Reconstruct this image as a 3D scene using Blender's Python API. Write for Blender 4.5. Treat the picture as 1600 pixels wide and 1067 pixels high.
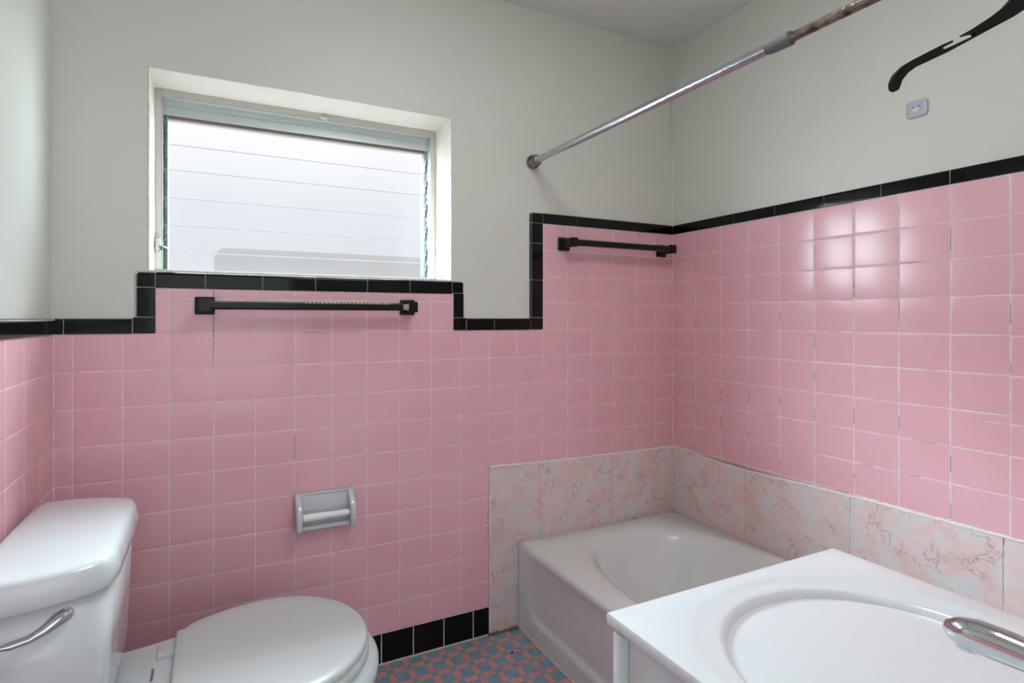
import bpy, bmesh, math, random
from mathutils import Vector, Matrix
random.seed(7)
S = bpy.context.scene
for o in list(bpy.data.objects): bpy.data.objects.remove(o)
COL = S.collection

# ------------------------------------------------------------------ camera
cd = bpy.data.cameras.new('camera'); cam = bpy.data.objects.new('camera', cd); COL.objects.link(cam)
cam.location = (0.3424, -1.6806, 1.1648)
cam.rotation_euler = (math.pi/2, 0, -0.4106)
cd.sensor_width = 36; cd.lens = 36*811.53/1600
cd.shift_x = (800-683.14)/1600; cd.shift_y = -(533.5-498.27)/1600
cd.clip_start = 0.01
S.camera = cam
# ------------------------------------------------------------------ world and lights
w = bpy.data.worlds.new('world'); S.world = w; w.use_nodes = True
nt_ = w.node_tree; bg = nt_.nodes['Background']; bg.inputs[1].default_value = 1.0
tc_ = nt_.nodes.new('ShaderNodeTexCoord'); sp_ = nt_.nodes.new('ShaderNodeSeparateXYZ'); cr_ = nt_.nodes.new('ShaderNodeValToRGB')
nt_.links.new(tc_.outputs['Generated'], sp_.inputs[0]); nt_.links.new(sp_.outputs[2], cr_.inputs[0]); nt_.links.new(cr_.outputs[0], bg.inputs[0])
cr_.color_ramp.elements[0].position = 0.10; cr_.color_ramp.elements[0].color = (0.50, 0.56, 0.66, 1)
cr_.color_ramp.elements[1].position = 0.34; cr_.color_ramp.elements[1].color = (1.25, 1.20, 1.18, 1)
e_ = cr_.color_ramp.elements.new(0.20); e_.color = (0.62, 0.68, 0.78, 1)
def area(name, loc, target, sx, sy, power, col, spread=math.pi):
    ld = bpy.data.lights.new(name, 'AREA'); ld.shape = 'RECTANGLE'; ld.size = sx; ld.size_y = sy
    ld.energy = power; ld.color = col; ld.spread = spread
    o = bpy.data.objects.new(name, ld); COL.objects.link(o); o.location = loc
    o.rotation_euler = (Vector(target)-Vector(loc)).to_track_quat('-Z', 'Y').to_euler()
    return o
area('sky_light', (0.75, 1.75, 3.75), (0.65, 0.1, 1.6), 5.0, 2.2, 2050, (0.78, 0.94, 1.0), math.radians(110))
area('added_fill_right', (3.6, 1.5, 1.7), (0.65, 0.1, 1.6), 1.8, 1.8, 75, (0.78, 0.94, 1.0), math.radians(70))  # added unseen lamp outside, brightens the left wall through the window
area('added_fill_left', (-2.4, 1.5, 1.7), (0.65, 0.1, 1.6), 1.8, 1.8, 75, (0.78, 0.94, 1.0), math.radians(70))  # its counterpart, also added out of view, for the right wall
area('high_sky_left', (-1.9, 1.5, 3.3), (0.65, 0.1, 1.6), 2.0, 1.6, 520, (0.78, 0.94, 1.0), math.radians(80))
area('hall_daylight', (0.45, -2.9, 1.45), (0.6, 0, 1.2), 2.0, 2.0, 17, (0.86, 0.95, 1.0))
ADDED_LAMP = 13.3                                  # strength of the added fill lamp's glass, built at the end
S.view_settings.view_transform = 'Standard'; S.view_settings.look = 'None'
S.view_settings.exposure = 0.0; S.view_settings.gamma = 1; S.view_settings.use_curve_mapping = False

# ------------------------------------------------------------------ helpers
def lin(c):
    return tuple(((x/255)/12.92 if x/255 <= 0.04045 else ((x/255+0.055)/1.055)**2.4) for x in c)+(1,)
def mat(name, col, rough=0.5, metal=0.0, coat=0.0, spec=0.5, bump=None, var=None, bumpscale=60, varscale=8):
    m = bpy.data.materials.new(name); m.use_nodes = True; nt = m.node_tree; b = nt.nodes['Principled BSDF']
    c = lin(col); b.inputs['Base Color'].default_value = c
    b.inputs['Roughness'].default_value = rough; b.inputs['Metallic'].default_value = metal
    b.inputs['Coat Weight'].default_value = coat; b.inputs['Coat Roughness'].default_value = 0.05
    b.inputs['Specular IOR Level'].default_value = spec
    tc = nt.nodes.new('ShaderNodeTexCoord')
    if var:
        n = nt.nodes.new('ShaderNodeTexNoise'); n.inputs['Scale'].default_value = varscale; n.inputs['Detail'].default_value = 4
        nt.links.new(tc.outputs['Object'], n.inputs['Vector'])
        r = nt.nodes.new('ShaderNodeValToRGB'); r.color_ramp.elements[0].color = lin(var); r.color_ramp.elements[1].color = c
        r.color_ramp.elements[0].position = 0.3; r.color_ramp.elements[1].position = 0.62
        nt.links.new(n.outputs['Fac'], r.inputs[0]); nt.links.new(r.outputs[0], b.inputs['Base Color'])
    if bump:
        n = nt.nodes.new('ShaderNodeTexNoise'); n.inputs['Scale'].default_value = bumpscale; n.inputs['Detail'].default_value = 5
        nt.links.new(tc.outputs['Object'], n.inputs['Vector'])
        bp = nt.nodes.new('ShaderNodeBump'); bp.inputs['Strength'].default_value = bump; bp.inputs['Distance'].default_value = 0.004
        nt.links.new(n.outputs['Fac'], bp.inputs['Height']); nt.links.new(bp.outputs[0], b.inputs['Normal'])
    return m

M = {}
M['wall'] = mat('wall_paint', (216, 216, 207), 0.42, bump=0.35, bumpscale=22, spec=0.35)
M['ceiling'] = mat('ceiling_paint', (222, 222, 220), 0.7, bump=0.2, bumpscale=18)
M['reveal'] = mat('window_paint', (216, 207, 198), 0.45, bump=0.3, bumpscale=30)
M['pink'] = mat('pink_glaze', (237, 184, 192), 0.2, coat=0.0, bump=0.05, bumpscale=9, var=(233, 178, 187), varscale=3)
M['grout'] = mat('pink_grout', (236, 218, 216), 0.8, var=(218, 194, 194), varscale=30)
M['black'] = mat('black_glaze', (6, 6, 8), 0.09, coat=0.0, spec=0.28, bump=0.06, bumpscale=14)
M['whitegrout'] = mat('white_grout', (214, 208, 202), 0.8, var=(180, 172, 166), varscale=40)
M['caulk'] = mat('white_caulk', (238, 230, 226), 0.45, bump=0.4, bumpscale=50)
M['tub'] = mat('tub_enamel', (228, 231, 229), 0.22, coat=0.2, bump=0.05, bumpscale=6, var=(222, 224, 221), varscale=5)
M['china'] = mat('white_china', (218, 226, 228), 0.10, coat=0.4)
M['seat'] = mat('white_plastic', (208, 213, 213), 0.25)
M['holder'] = mat('grey_white_ceramic', (206, 209, 212), 0.15, coat=0.3)
M['chrome'] = mat('chrome', (205, 208, 212), 0.07, metal=1)
M['rod'] = mat('worn_chrome', (190, 194, 200), 0.2, metal=1, bump=0.25, bumpscale=70)
M['rust'] = mat('rusty_chrome', (160, 150, 142), 0.3, metal=1, var=(70, 50, 38), varscale=45, bump=0.4, bumpscale=90)
M['rodcollar'] = mat('grey_plastic_sleeve', (104, 107, 105), 0.45)
M['alu'] = mat('aluminium', (186, 192, 191), 0.42, metal=0.3, bump=0.1, bumpscale=80)
M['alud'] = mat('dark_aluminium_clip', (120, 135, 138), 0.4, metal=0.6)
M['blackmetal'] = mat('black_paint_metal', (8, 9, 11), 0.28, spec=0.35, bump=0.2, bumpscale=60)
M['plug'] = mat('tan_wood_plug', (176, 148, 120), 0.6, bump=0.3)
M['hanger'] = mat('black_hanger_plastic', (7, 9, 10), 0.42, spec=0.2)
M['vanitytop'] = mat('cultured_marble', (232, 236, 240), 0.13, coat=0.4)
M['cabinet'] = mat('cabinet_white', (226, 236, 238), 0.4, var=(220, 230, 230), varscale=6)
M['knob'] = mat('sticky_hook_plastic', (186, 190, 202), 0.35)
M['dark'] = mat('dark_print', (60, 62, 72), 0.6)
M['grime'] = mat('floor_seam_caulk', (150, 130, 118), 0.7, var=(70, 55, 45), varscale=60, bump=0.6)
M['cornerseal'] = mat('grey_seal', (196, 196, 198), 0.6)  # pale grey caulk down the marble tile corner
M['sill'] = mat('window_sill_strip', (150, 132, 124), 0.4)

def marble_mat():
    m = bpy.data.materials.new('pink_marble_tile'); m.use_nodes = True; nt = m.node_tree; b = nt.nodes['Principled BSDF']; L = nt.links.new
    b.inputs['Roughness'].default_value = 0.32; b.inputs['Specular IOR Level'].default_value = 0.4
    tc = nt.nodes.new('ShaderNodeTexCoord')
    n = nt.nodes.new('ShaderNodeTexNoise'); n.inputs['Scale'].default_value = 15; n.inputs['Detail'].default_value = 8; n.inputs['Roughness'].default_value = 0.6; n.inputs['Distortion'].default_value = 0.3
    L(tc.outputs['Object'], n.inputs['Vector'])
    r = nt.nodes.new('ShaderNodeValToRGB'); e = r.color_ramp.elements
    e[0].position = 0.39; e[0].color = lin((226, 196, 192)); e[1].position = 0.69; e[1].color = lin((216, 216, 216))
    x = e.new(0.53); x.color = lin((228, 209, 206)); y = e.new(0.60); y.color = lin((218, 214, 214))
    L(n.outputs['Fac'], r.inputs[0])
    # veins: ridged distorted noise
    n2 = nt.nodes.new('ShaderNodeTexNoise'); n2.inputs['Scale'].default_value = 10; n2.inputs['Detail'].default_value = 5; n2.inputs['Roughness'].default_value = 0.65; n2.inputs['Distortion'].default_value = 0.25
    L(tc.outputs['Object'], n2.inputs['Vector'])
    s = nt.nodes.new('ShaderNodeMath'); s.operation = 'SUBTRACT'; s.inputs[1].default_value = 0.5; L(n2.outputs['Fac'], s.inputs[0])
    a = nt.nodes.new('ShaderNodeMath'); a.operation = 'ABSOLUTE'; L(s.outputs[0], a.inputs[0])
    r2 = nt.nodes.new('ShaderNodeValToRGB'); r2.color_ramp.elements[0].position = 0.0; r2.color_ramp.elements[0].color = (0.75,)*3+(1,)
    r2.color_ramp.elements[1].position = 0.016; r2.color_ramp.elements[1].color = (0, 0, 0, 1)
    L(a.outputs[0], r2.inputs[0])
    n3 = nt.nodes.new('ShaderNodeTexNoise'); n3.inputs['Scale'].default_value = 14; L(tc.outputs['Object'], n3.inputs['Vector'])
    r3 = nt.nodes.new('ShaderNodeValToRGB'); r3.color_ramp.elements[0].position = 0.42; r3.color_ramp.elements[1].position = 0.62; L(n3.outputs['Fac'], r3.inputs[0])
    mu = nt.nodes.new('ShaderNodeMath'); mu.operation = 'MULTIPLY'; L(r2.outputs[0], mu.inputs[0]); L(r3.outputs[0], mu.inputs[1])
    mx = nt.nodes.new('ShaderNodeMix'); mx.data_type = 'RGBA'; L(mu.outputs[0], mx.inputs['Factor']); L(r.outputs[0], mx.inputs[6]); mx.inputs[7].default_value = lin((148, 130, 132))
    L(mx.outputs[2], b.inputs['Base Color'])
    return m
M['marble'] = marble_mat()

def floor_mat():
    # mosaic of 2x2 blue squares, pink bars and small blue squares; pitch 3 units
    m = bpy.data.materials.new('mosaic_floor'); m.use_nodes = True; nt = m.node_tree; b = nt.nodes['Principled BSDF']; L = nt.links.new
    b.inputs['Roughness'].default_value = 0.45
    g = nt.nodes.new('ShaderNodeNewGeometry'); sx = nt.nodes.new('ShaderNodeSeparateXYZ'); L(g.outputs['Position'], sx.inputs[0])
    P = 0.0664
    def math_(op, a, bval=None, c=None):
        n = nt.nodes.new('ShaderNodeMath'); n.operation = op
        for i, v in enumerate((a, bval, c)):
            if v is None: continue
            if isinstance(v, (int, float)): n.inputs[i].default_value = v
            else: L(v, n.inputs[i])
        return n.outputs[0]
    def axis(sock, c0):
        t = math_('DIVIDE', math_('SUBTRACT', sock, c0-P/3), P)     # blue square spans 0..2/3
        f = math_('FRACT', t); bar = math_('GREATER_THAN', f, 2/3)
        u = math_('FRACT', math_('MULTIPLY', t, 3)); d = math_('MINIMUM', u, math_('SUBTRACT', 1, u))
        # joints: strong between parts, faint within the blue square
        edge = math_('MINIMUM', f, math_('SUBTRACT', 1, f)); e2 = math_('ABSOLUTE', math_('SUBTRACT', f, 2/3))
        return t, bar, math_('MINIMUM', edge, e2), d
    tx, bx, ex, dx = axis(sx.outputs[0], 1.1155); ty, by, ey, dy = axis(sx.outputs[1], -0.0165)
    pink = math_('ABSOLUTE', math_('SUBTRACT', bx, by))             # xor
    fl = nt.nodes.new('ShaderNodeCombineXYZ'); L(math_('FLOOR', math_('MULTIPLY', tx, 3)), fl.inputs[0]); L(math_('FLOOR', math_('MULTIPLY', ty, 3)), fl.inputs[1])
    wn = nt.nodes.new('ShaderNodeTexWhiteNoise'); L(fl.outputs[0], wn.inputs['Vector'])
    mb = nt.nodes.new('ShaderNodeMix'); mb.data_type = 'RGBA'; L(wn.outputs['Value'], mb.inputs['Factor']); mb.inputs[6].default_value = lin((112, 146, 168)); mb.inputs[7].default_value = lin((128, 158, 176))
    mp = nt.nodes.new('ShaderNodeMix'); mp.data_type = 'RGBA'; L(wn.outputs['Value'], mp.inputs['Factor']); mp.inputs[6].default_value = lin((214, 150, 140)); mp.inputs[7].default_value = lin((200, 140, 134))
    mm = nt.nodes.new('ShaderNodeMix'); mm.data_type = 'RGBA'; L(pink, mm.inputs['Factor']); L(mb.outputs[2], mm.inputs[6]); L(mp.outputs[2], mm.inputs[7])
    jo = math_('LESS_THAN', math_('MINIMUM', ex, ey), 0.018); jf = math_('LESS_THAN', math_('MINIMUM', dx, dy), 0.03)
    mj = nt.nodes.new('ShaderNodeMix'); mj.data_type = 'RGBA'; L(math_('MAXIMUM', math_('MULTIPLY', jo, 0.5), math_('MULTIPLY', jf, 0.25)), mj.inputs['Factor']); L(mm.outputs[2], mj.inputs[6]); mj.inputs[7].default_value = lin((150, 140, 145))
    L(mj.outputs[2], b.inputs['Base Color'])
    return m
M['floor'] = floor_mat()

def pane_mat():
    m = bpy.data.materials.new('frosted_glass_glow'); m.use_nodes = True; nt = m.node_tree; L = nt.links.new
    out = nt.nodes['Material Output']; p = nt.nodes['Principled BSDF']
    nt.nodes.remove(p)
    gl = nt.nodes.new('ShaderNodeBsdfGlossy'); gl.inputs['Roughness'].default_value = 0.3; gl.inputs['Color'].default_value = (0.02, 0.02, 0.02, 1)
    tr = nt.nodes.new('ShaderNodeBsdfTransparent'); tr.inputs[0].default_value = (0.60, 0.605, 0.61, 1)
    em = nt.nodes.new('ShaderNodeEmission'); em.inputs[0].default_value = (0.96, 0.975, 1, 1); em.inputs[1].default_value = 0.36  # even glow put into the panes for scattered daylight
    ad = nt.nodes.new('ShaderNodeAddShader'); L(gl.outputs[0], ad.inputs[0]); L(tr.outputs[0], ad.inputs[1])
    ad2 = nt.nodes.new('ShaderNodeAddShader'); L(ad.outputs[0], ad2.inputs[0]); L(em.outputs[0], ad2.inputs[1]); L(ad2.outputs[0], out.inputs[0])
    return m
M['pane'] = pane_mat()

def obj(name, bm, m, parent=None, smooth=True, angle=35):
    me = bpy.data.meshes.new(name); bm.normal_update(); bm.to_mesh(me); bm.free()
    for mm in (m if isinstance(m, (list, tuple)) else [m]): me.materials.append(mm)
    o = bpy.data.objects.new(name, me); COL.objects.link(o)
    if parent:
        o.parent = parent; o.matrix_parent_inverse = Matrix.Translation(-Vector(parent.location))
    if smooth:
        for p in me.polygons: p.use_smooth = True
        if angle:
            me.set_sharp_from_angle(angle=math.radians(angle))
    return o
def empty(name, loc, label, cat, group=None):
    o = bpy.data.objects.new(name, None); COL.objects.link(o); o.location = loc; o.empty_display_size = 0.05
    o['label'] = label; o['category'] = cat
    if group: o['group'] = group
    return o
def struct(o): o['kind'] = 'structure'; return o
def sub(o, lv=2):
    m = o.modifiers.new('sub', 'SUBSURF'); m.levels = lv; m.render_levels = lv; return o

def box(bm, x0, x1, y0, y1, z0, z1, bev=0, seg=2, mi=0):
    g = bmesh.ops.create_cube(bm, size=1); vs = g['verts']
    for v in vs: v.co = Vector(((x0+x1)/2+v.co.x*(x1-x0), (y0+y1)/2+v.co.y*(y1-y0), (z0+z1)/2+v.co.z*(z1-z0)))
    fs = set(f for v in vs for f in v.link_faces)
    for f in fs: f.material_index = mi
    if bev:
        es = set(e for v in vs for e in v.link_edges)
        bmesh.ops.bevel(bm, geom=list(es), offset=bev, segments=seg, profile=0.5, affect='EDGES')
    return bm
def loft(bm, rings, cap0=True, cap1=True, closed=True):
    vr = [[bm.verts.new(p) for p in r] for r in rings]
    n = len(rings[0])
    for a, b in zip(vr, vr[1:]):
        for i in range(n if closed else n-1):
            j = (i+1) % n; bm.faces.new((a[i], a[j], b[j], b[i]))
    if cap0: bm.faces.new(list(reversed(vr[0])))
    if cap1: bm.faces.new(vr[-1])
    bmesh.ops.recalc_face_normals(bm, faces=bm.faces[:])
    return vr
def tube(bm, pts, rad, n=16, caps=True, up=Vector((0, 0, 1)), flat=1.0):
    pts = [Vector(p) for p in pts]; rings = []
    for i, p in enumerate(pts):
        t = (pts[min(i+1, len(pts)-1)]-pts[max(i-1, 0)]).normalized()
        a = t.cross(up); a = a.normalized() if a.length > 1e-4 else Vector((1, 0, 0)); b = a.cross(t).normalized()
        r = rad[i] if isinstance(rad, (list, tuple)) else rad
        rings.append([p+a*math.cos(2*math.pi*k/n)*r+b*math.sin(2*math.pi*k/n)*r*flat for k in range(n)])
    loft(bm, rings, caps, caps); return bm
def prism(bm, poly, origin, ua, va, wa, t, bev=0):
    """extrude a 2D outline (u,v) by thickness t along wa"""
    o = Vector(origin); ua, va, wa = Vector(ua), Vector(va), Vector(wa)
    a = [bm.verts.new(o+ua*p[0]+va*p[1]) for p in poly]; b = [bm.verts.new(o+ua*p[0]+va*p[1]+wa*t) for p in poly]
    n = len(poly); fs = [bm.faces.new(a), bm.faces.new(b)]
    for i in range(n): fs.append(bm.faces.new((a[i], b[i], b[(i+1) % n], a[(i+1) % n])))
    bmesh.ops.recalc_face_normals(bm, faces=fs)
    if bev:
        es = set(e for f in fs[:2] for e in f.edges); bmesh.ops.bevel(bm, geom=list(es), offset=bev, segments=3, profile=0.5, affect='EDGES')
    return bm

# wall frames: origin + u along the wall (away from the corner), n into the room
class Wall:
    def __init__(s, o, u, n): s.o, s.u, s.n = Vector(o), Vector(u), Vector(n)
    def P(s, u, v, d): return s.o+s.u*u+s.n*d+Vector((0, 0, v))
XR, XL, ZC = 2.2037, -0.0434, 2.357
TH, TV, R0 = 0.1168, 0.1025, 1.1234
NY = -1.64                                   # front (camera side) wall face
WB = Wall((0, 0, 0), (1, 0, 0), (0, -1, 0))
WR = Wall((XR, 0, 0), (0, -1, 0), (-1, 0, 0))
WL = Wall((XL, 0, 0), (0, -1, 0), (1, 0, 0))
PD = 0.008                                   # tile face stands this far in front of the plaster

def wbox(bm, W, u0, u1, v0, v1, d0, d1):
    c = [W.P(u, v, d) for d in (d0, d1) for v in (v0, v1) for u in (u0, u1)]
    vs = [bm.verts.new(p) for p in c]
    fs = [bm.faces.new([vs[i] for i in q]) for q in ((0, 1, 3, 2), (4, 6, 7, 5), (0, 4, 5, 1), (2, 3, 7, 6), (0, 2, 6, 4), (1, 5, 7, 3))]
    bmesh.ops.recalc_face_normals(bm, faces=fs)
    return vs, fs
def tile(bm, W, u0, u1, v0, v1, g=0.0012, h=0.0010, b=0.0036, tilt=0.0012):
    """one pillowed wall tile"""
    u0 += g; u1 -= g; v0 += g; v1 -= g
    if u1-u0 < 0.006 or v1-v0 < 0.006: return
    b = min(b, (u1-u0)/3, (v1-v0)/3)
    ru, rv = random.uniform(-tilt, tilt), random.uniform(-tilt, tilt)
    rings = []
    for ins, dep in ((0, -0.002), (0, 0.0), (0.25, 0.55), (0.6, 0.88), (1, 1)):
        i = ins*b
        rings.append([W.P(u, v, -h+dep*h + (0 if ins < 0.2 else (ru*(u-(u0+u1)/2)+rv*(v-(v0+v1)/2))*ins))
                      for u, v in ((u0+i, v0+i), (u1-i, v0+i), (u1-i, v1-i), (u0+i, v1-i))])
    vr = [[bm.verts.new(p) for p in r] for r in rings]; fs = []
    for a, c in zip(vr, vr[1:]):
        for i in range(4): fs.append(bm.faces.new((a[i], a[(i+1) % 4], c[(i+1) % 4], c[i])))
    fs.append(bm.faces.new(vr[-1])); bm.normal_update()
    if fs[-1].normal.dot(W.n) < 0:
        for f in fs: f.normal_flip()
def tiles(bm, W, us, vs, regions):
    for (a0, a1, b0, b1) in regions:
        for u0, u1 in zip(us, us[1:]):
            for v0, v1 in zip(vs, vs[1:]):
                x0, x1, y0, y1 = max(u0, a0), min(u1, a1), max(v0, b0), min(v1, b1)
                if x1-x0 > 0.004 and y1-y0 > 0.004: tile(bm, W, x0, x1, y0, y1)
def cap(bm, W, u0, u1, v0, v1, sides, d=0.0035, g=0.0011, R=0.009):
    """glazed trim tile, `sides` = exposed sides that are rounded over ('t','l','r','b')"""
    u0 += g; u1 -= g
    if 'v' in sides: v0 += g; v1 -= g
    vs, fs = wbox(bm, W, u0, u1, v0, v1, -PD+0.0005, d)
    fr = fs[1]; big = []; small = []
    for e in fr.edges:
        c = (e.verts[0].co+e.verts[1].co)/2-W.P((u0+u1)/2, (v0+v1)/2, d); cu = c.dot(W.u); cv = c.z
        s = ('r' if cu > 0 else 'l') if abs(cu)/(u1-u0) > abs(cv)/(v1-v0) else ('t' if cv > 0 else 'b')
        (big if s in sides else small).append(e)
    extra = [e for f in fs for e in f.edges]
    if 't' in sides and ('l' in sides or 'r' in sides):
        for e in set(extra):
            dd = abs((e.verts[0].co-e.verts[1].co).dot(W.n))
            if dd > PD*0.9:
                c = (e.verts[0].co+e.verts[1].co)/2-W.P((u0+u1)/2, (v0+v1)/2, 0)
                if c.z > 0 and ((c.dot(W.u) > 0 and 'r' in sides) or (c.dot(W.u) < 0 and 'l' in sides)): big.append(e)
    bmesh.ops.bevel(bm, geom=big, offset=R, segments=5, profile=0.5, affect='EDGES')
    small = [e for e in small if e.is_valid]
    if small: bmesh.ops.bevel(bm, geom=small, offset=0.0016, segments=2, profile=0.5, affect='EDGES')

# ------------------------------------------------------------------ room shell
OX0, OX1, OZ0, OZ1 = 0.1793, 1.1311, 1.3052, 1.8835      # window opening
WT = 0.215
bm = bmesh.new()
x0, x1, z0, z1 = XL-0.25, XR+0.25, -0.05, ZC+0.05
def rough_line(pts_a, pts_b, n, amp):
    return [tuple(Vector(pts_a).lerp(Vector(pts_b), i/n)+Vector((0, 0, random.uniform(-amp, amp))) for i in range(n+1))]
for a in ((x0, OX0, z0, z1), (OX1, x1, z0, z1), (OX0, OX1, z0, OZ0), (OX0, OX1, OZ1, z1)):
    box(bm, a[0], a[1], PD, WT, a[2], a[3])
wall_back = struct(obj('wall_back', bm, M['wall'], smooth=False))
bm = bmesh.new(); box(bm, XL-0.15, XL-PD, -3.2, PD, -0.05, ZC+0.05); wall_left = struct(obj('wall_left', bm, M['wall'], smooth=False))
bm = bmesh.new(); box(bm, XR+PD, XR+0.15, -3.2, PD, -0.05, ZC+0.05); wall_right = struct(obj('wall_right', bm, M['wall'], smooth=False))
bm = bmesh.new(); box(bm, 0.80, XR+PD, NY-0.12, NY, 0, ZC); box(bm, XL-PD, 0.80, NY-0.12, NY, 2.08, ZC)
wall_front = struct(obj('wall_front', bm, M['wall'], smooth=False))
bm = bmesh.new(); box(bm, XL-0.15, XR+0.15, -3.3, WT, -0.06, 0); floor = struct(obj('floor', bm, M['floor'], smooth=False))
bm = bmesh.new(); box(bm, XL-0.15, XR+0.15, -3.3, WT, ZC, ZC+0.06); ceil = struct(obj('ceiling', bm, M['ceiling'], smooth=False))
bm = bmesh.new(); box(bm, XL-0.15, XR+0.15, -3.3, -3.2, -0.05, ZC+0.05); struct(obj('wall_hall', bm, M['wall'], smooth=False))

# painted lining of the window recess, standing slightly proud with a hand-trowelled lip
def reveal():
    bm = bmesh.new(); d0, d1 = PD-0.0025, 0.15; t = 0.004
    def strip(p0, p1, inward, amp):
        n = 26; p0, p1, inward = Vector(p0), Vector(p1), Vector(inward)
        rows = []
        for i in range(n+1):
            c = p0.lerp(p1, i/n); j = random.uniform(-amp, amp); j2 = random.uniform(-0.0012, 0.0012)
            rows.append([c-inward*(t*0.6+j)+Vector((0, PD-0.0004, 0)), c-inward*(t*0.5+j)+Vector((0, d0, 0)), c+inward*(0.001+j2)+Vector((0, d0+0.0005, 0)),
                         c+inward*(t*0.7+j2)+Vector((0, d0+0.008, 0)), c+inward*(t+j2*.5)+Vector((0, d1, 0)), c+Vector((0, d1, 0))-inward*0.001])
        vs = [[bm.verts.new(p) for p in r] for r in rows]
        for a, b in zip(vs, vs[1:]):
            for k in range(5): bm.faces.new((a[k], a[k+1], b[k+1], b[k]))
    strip((OX0-.002, 0, OZ1), (OX1+.002, 0, OZ1), (0, 0, -1), 0.0022)
    strip((OX0, 0, OZ0-0.006), (OX0, 0, OZ1+.002), (1, 0, 0), 0.0012)
    strip((OX1, 0, OZ0-0.006), (OX1, 0, OZ1+.002), (-1, 0, 0), 0.0010)
    strip((OX0, 0, OZ0-.006), (OX1, 0, OZ0-.006), (0, 0, 1), 0.0005)
    return obj('recess_lining', bm, M['reveal'], wall_back, angle=50)
reveal()

# ------------------------------------------------------------------ pink tiles
vs_rows = [R0+TV*k for k in range(-11, 6)]
us_back = [TH*k for k in range(-1, 20)]
ZTOP = 1.5345
MX = 1.285                                   # marble starts here on the back wall
G = 0.0007
def panel(name, W, us, regions, parent, bedregions=None, mt='pink', gm='grout', extra=None):
    bm = bmesh.new()
    for (a0, a1, b0, b1) in (bedregions or regions):
        wbox(bm, W, a0, a1, b0, b1, -PD+0.0003, -G*0.75)
    nb = len(bm.faces)
    for f in bm.faces: f.material_index = 1
    tiles(bm, W, us, vs_rows, regions)
    if extra: extra(bm)
    return obj(name, bm, [M[mt], M[gm]], parent, angle=25)
regs_back = [(XL, MX, 0.102, R0), (MX, XR, 0.60, R0), (0.1969, 1.1361, R0, 1.2538), (1.5196, XR, R0, ZTOP)]
panel('pink_tiles', WB, us_back, regs_back, wall_back)
us_left = [0, 0.0045]+[TH*k+0.003 for k in range(1, 15)]
panel('pink_tiles', WL, us_left, [(0, -NY, 0.102, R0)], wall_left)
us_right = [0]+[0.1173+TH*k for k in range(0, 14)]
c7, c8, c9 = us_right[8], us_right[9], us_right[10]
L = -NY
def patch(bm):
    # a re-laid corner of tiling: the right-hand tile of the odd pair sits lower
    zt, zb = R0-2*TV, R0-3*TV; off = 0.022
    tile(bm, WR, c7, c8+0.0018, zb, zt); tile(bm, WR, c8-0.0001, c9, zb, zt-off)
    tile(bm, WR, c8, c9, zt-off, zt+TV)
    for f in wbox(bm, WR, c8-0.047, c8, zt-off-0.0012, zt-off+0.0010, -G, 0.0003)[1]: f.material_index = 1
regs_right = [(0, c7, 0.60, ZTOP), (c7, c8, 0.60, R0-3*TV), (c7, c8, R0-2*TV, ZTOP), (c8, c9, 0.60, R0-3*TV), (c8, c9, R0-TV, ZTOP), (c9, L, 0.60, ZTOP)]
panel('pink_tiles', WR, us_right, regs_right, wall_right, bedregions=[(0, L, 0.60, ZTOP)], extra=patch)
panel('pink_tiles', Wall((0, NY-0.0+PD, 0), (1, 0, 0), (0, 1, 0)), us_back, [(0.81, XR, 0.0, R0)], wall_front)

bm = bmesh.new(); tube(bm, [(XL, -0.0002, 0.10), (XL, -0.0002, R0)], 0.0024, 8, up=Vector((1, 0, 0))); obj('corner_grout', bm, M['grout'], wall_left)
bm = bmesh.new(); tube(bm, [(XR, -0.0002, 0.60), (XR, -0.0002, ZTOP)], 0.0024, 8, up=Vector((1, 0, 0))); obj('corner_grout', bm, M['grout'], wall_right)
# ------------------------------------------------------------------ black cap tiles
bm = bmesh.new()
BEDS = {id(w_): bmesh.new() for w_ in (WB, WR, WL)}
def bed(W, a0, a1, b0, b1): wbox(BEDS[id(W)], W, a0, a1, b0, b1, -PD+0.0004, 0.0012)
ZL, ZW, ZU = 1.1655, 1.2995, 1.5752
js = [XL, -0.0207, 0.1398]
for a, b in zip(js, js[1:]): cap(bm, WB, a, b, R0, ZL, 't')
bed(WB, XL, 0.146, R0, ZL-0.003)
# left riser
cap(bm, WB, 0.1398, 0.1969, R0, 1.1700, 'v', R=0.006); cap(bm, WB, 0.1466, 0.1969, 1.1700, 1.2547, 'lv'); cap(bm, WB, 0.1466, 0.1969, 1.2547, ZW, 'tlv')
bed(WB, 0.150, 0.195, R0+.002, ZW-.004)
js = [0.1969, 0.3271, 0.4881, 0.649, 0.8201, 0.9711, 1.1311]
for a, b in zip(js, js[1:]): cap(bm, WB, a, b, 1.2547, ZW, 't')
bed(WB, 0.195, 1.135, 1.2555, ZW-.0035)
cap(bm, WB, 1.1311, 1.1800, 1.2565, ZW, 'trv'); cap(bm, WB, 1.1361, 1.1815, 1.1689, 1.2565, 'rv'); cap(bm, WB, 1.1361, 1.1886, R0+.001, 1.1689, 'v', R=0.006)
bed(WB, 1.134, 1.178, R0+.002, ZW-.004)
js = [1.1886, 1.3039, 1.4639]
for a, b in zip(js, js[1:]): cap(bm, WB, a, b, R0+.001, ZL+0.001, 't')
bed(WB, 1.180, 1.47, R0+.002, ZL-0.003)
cap(bm, WB, 1.4639, 1.5196, R0+.001, 1.1700, 'v', R=0.006)
for a, b in ((1.1700, 1.3145), (1.3145, 1.4561), (1.4561, 1.5340)): cap(bm, WB, 1.4635, 1.5196, a, b, 'lv')
cap(bm, WB, 1.4635, 1.5196, 1.5340, ZU, 'tlv')
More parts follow.
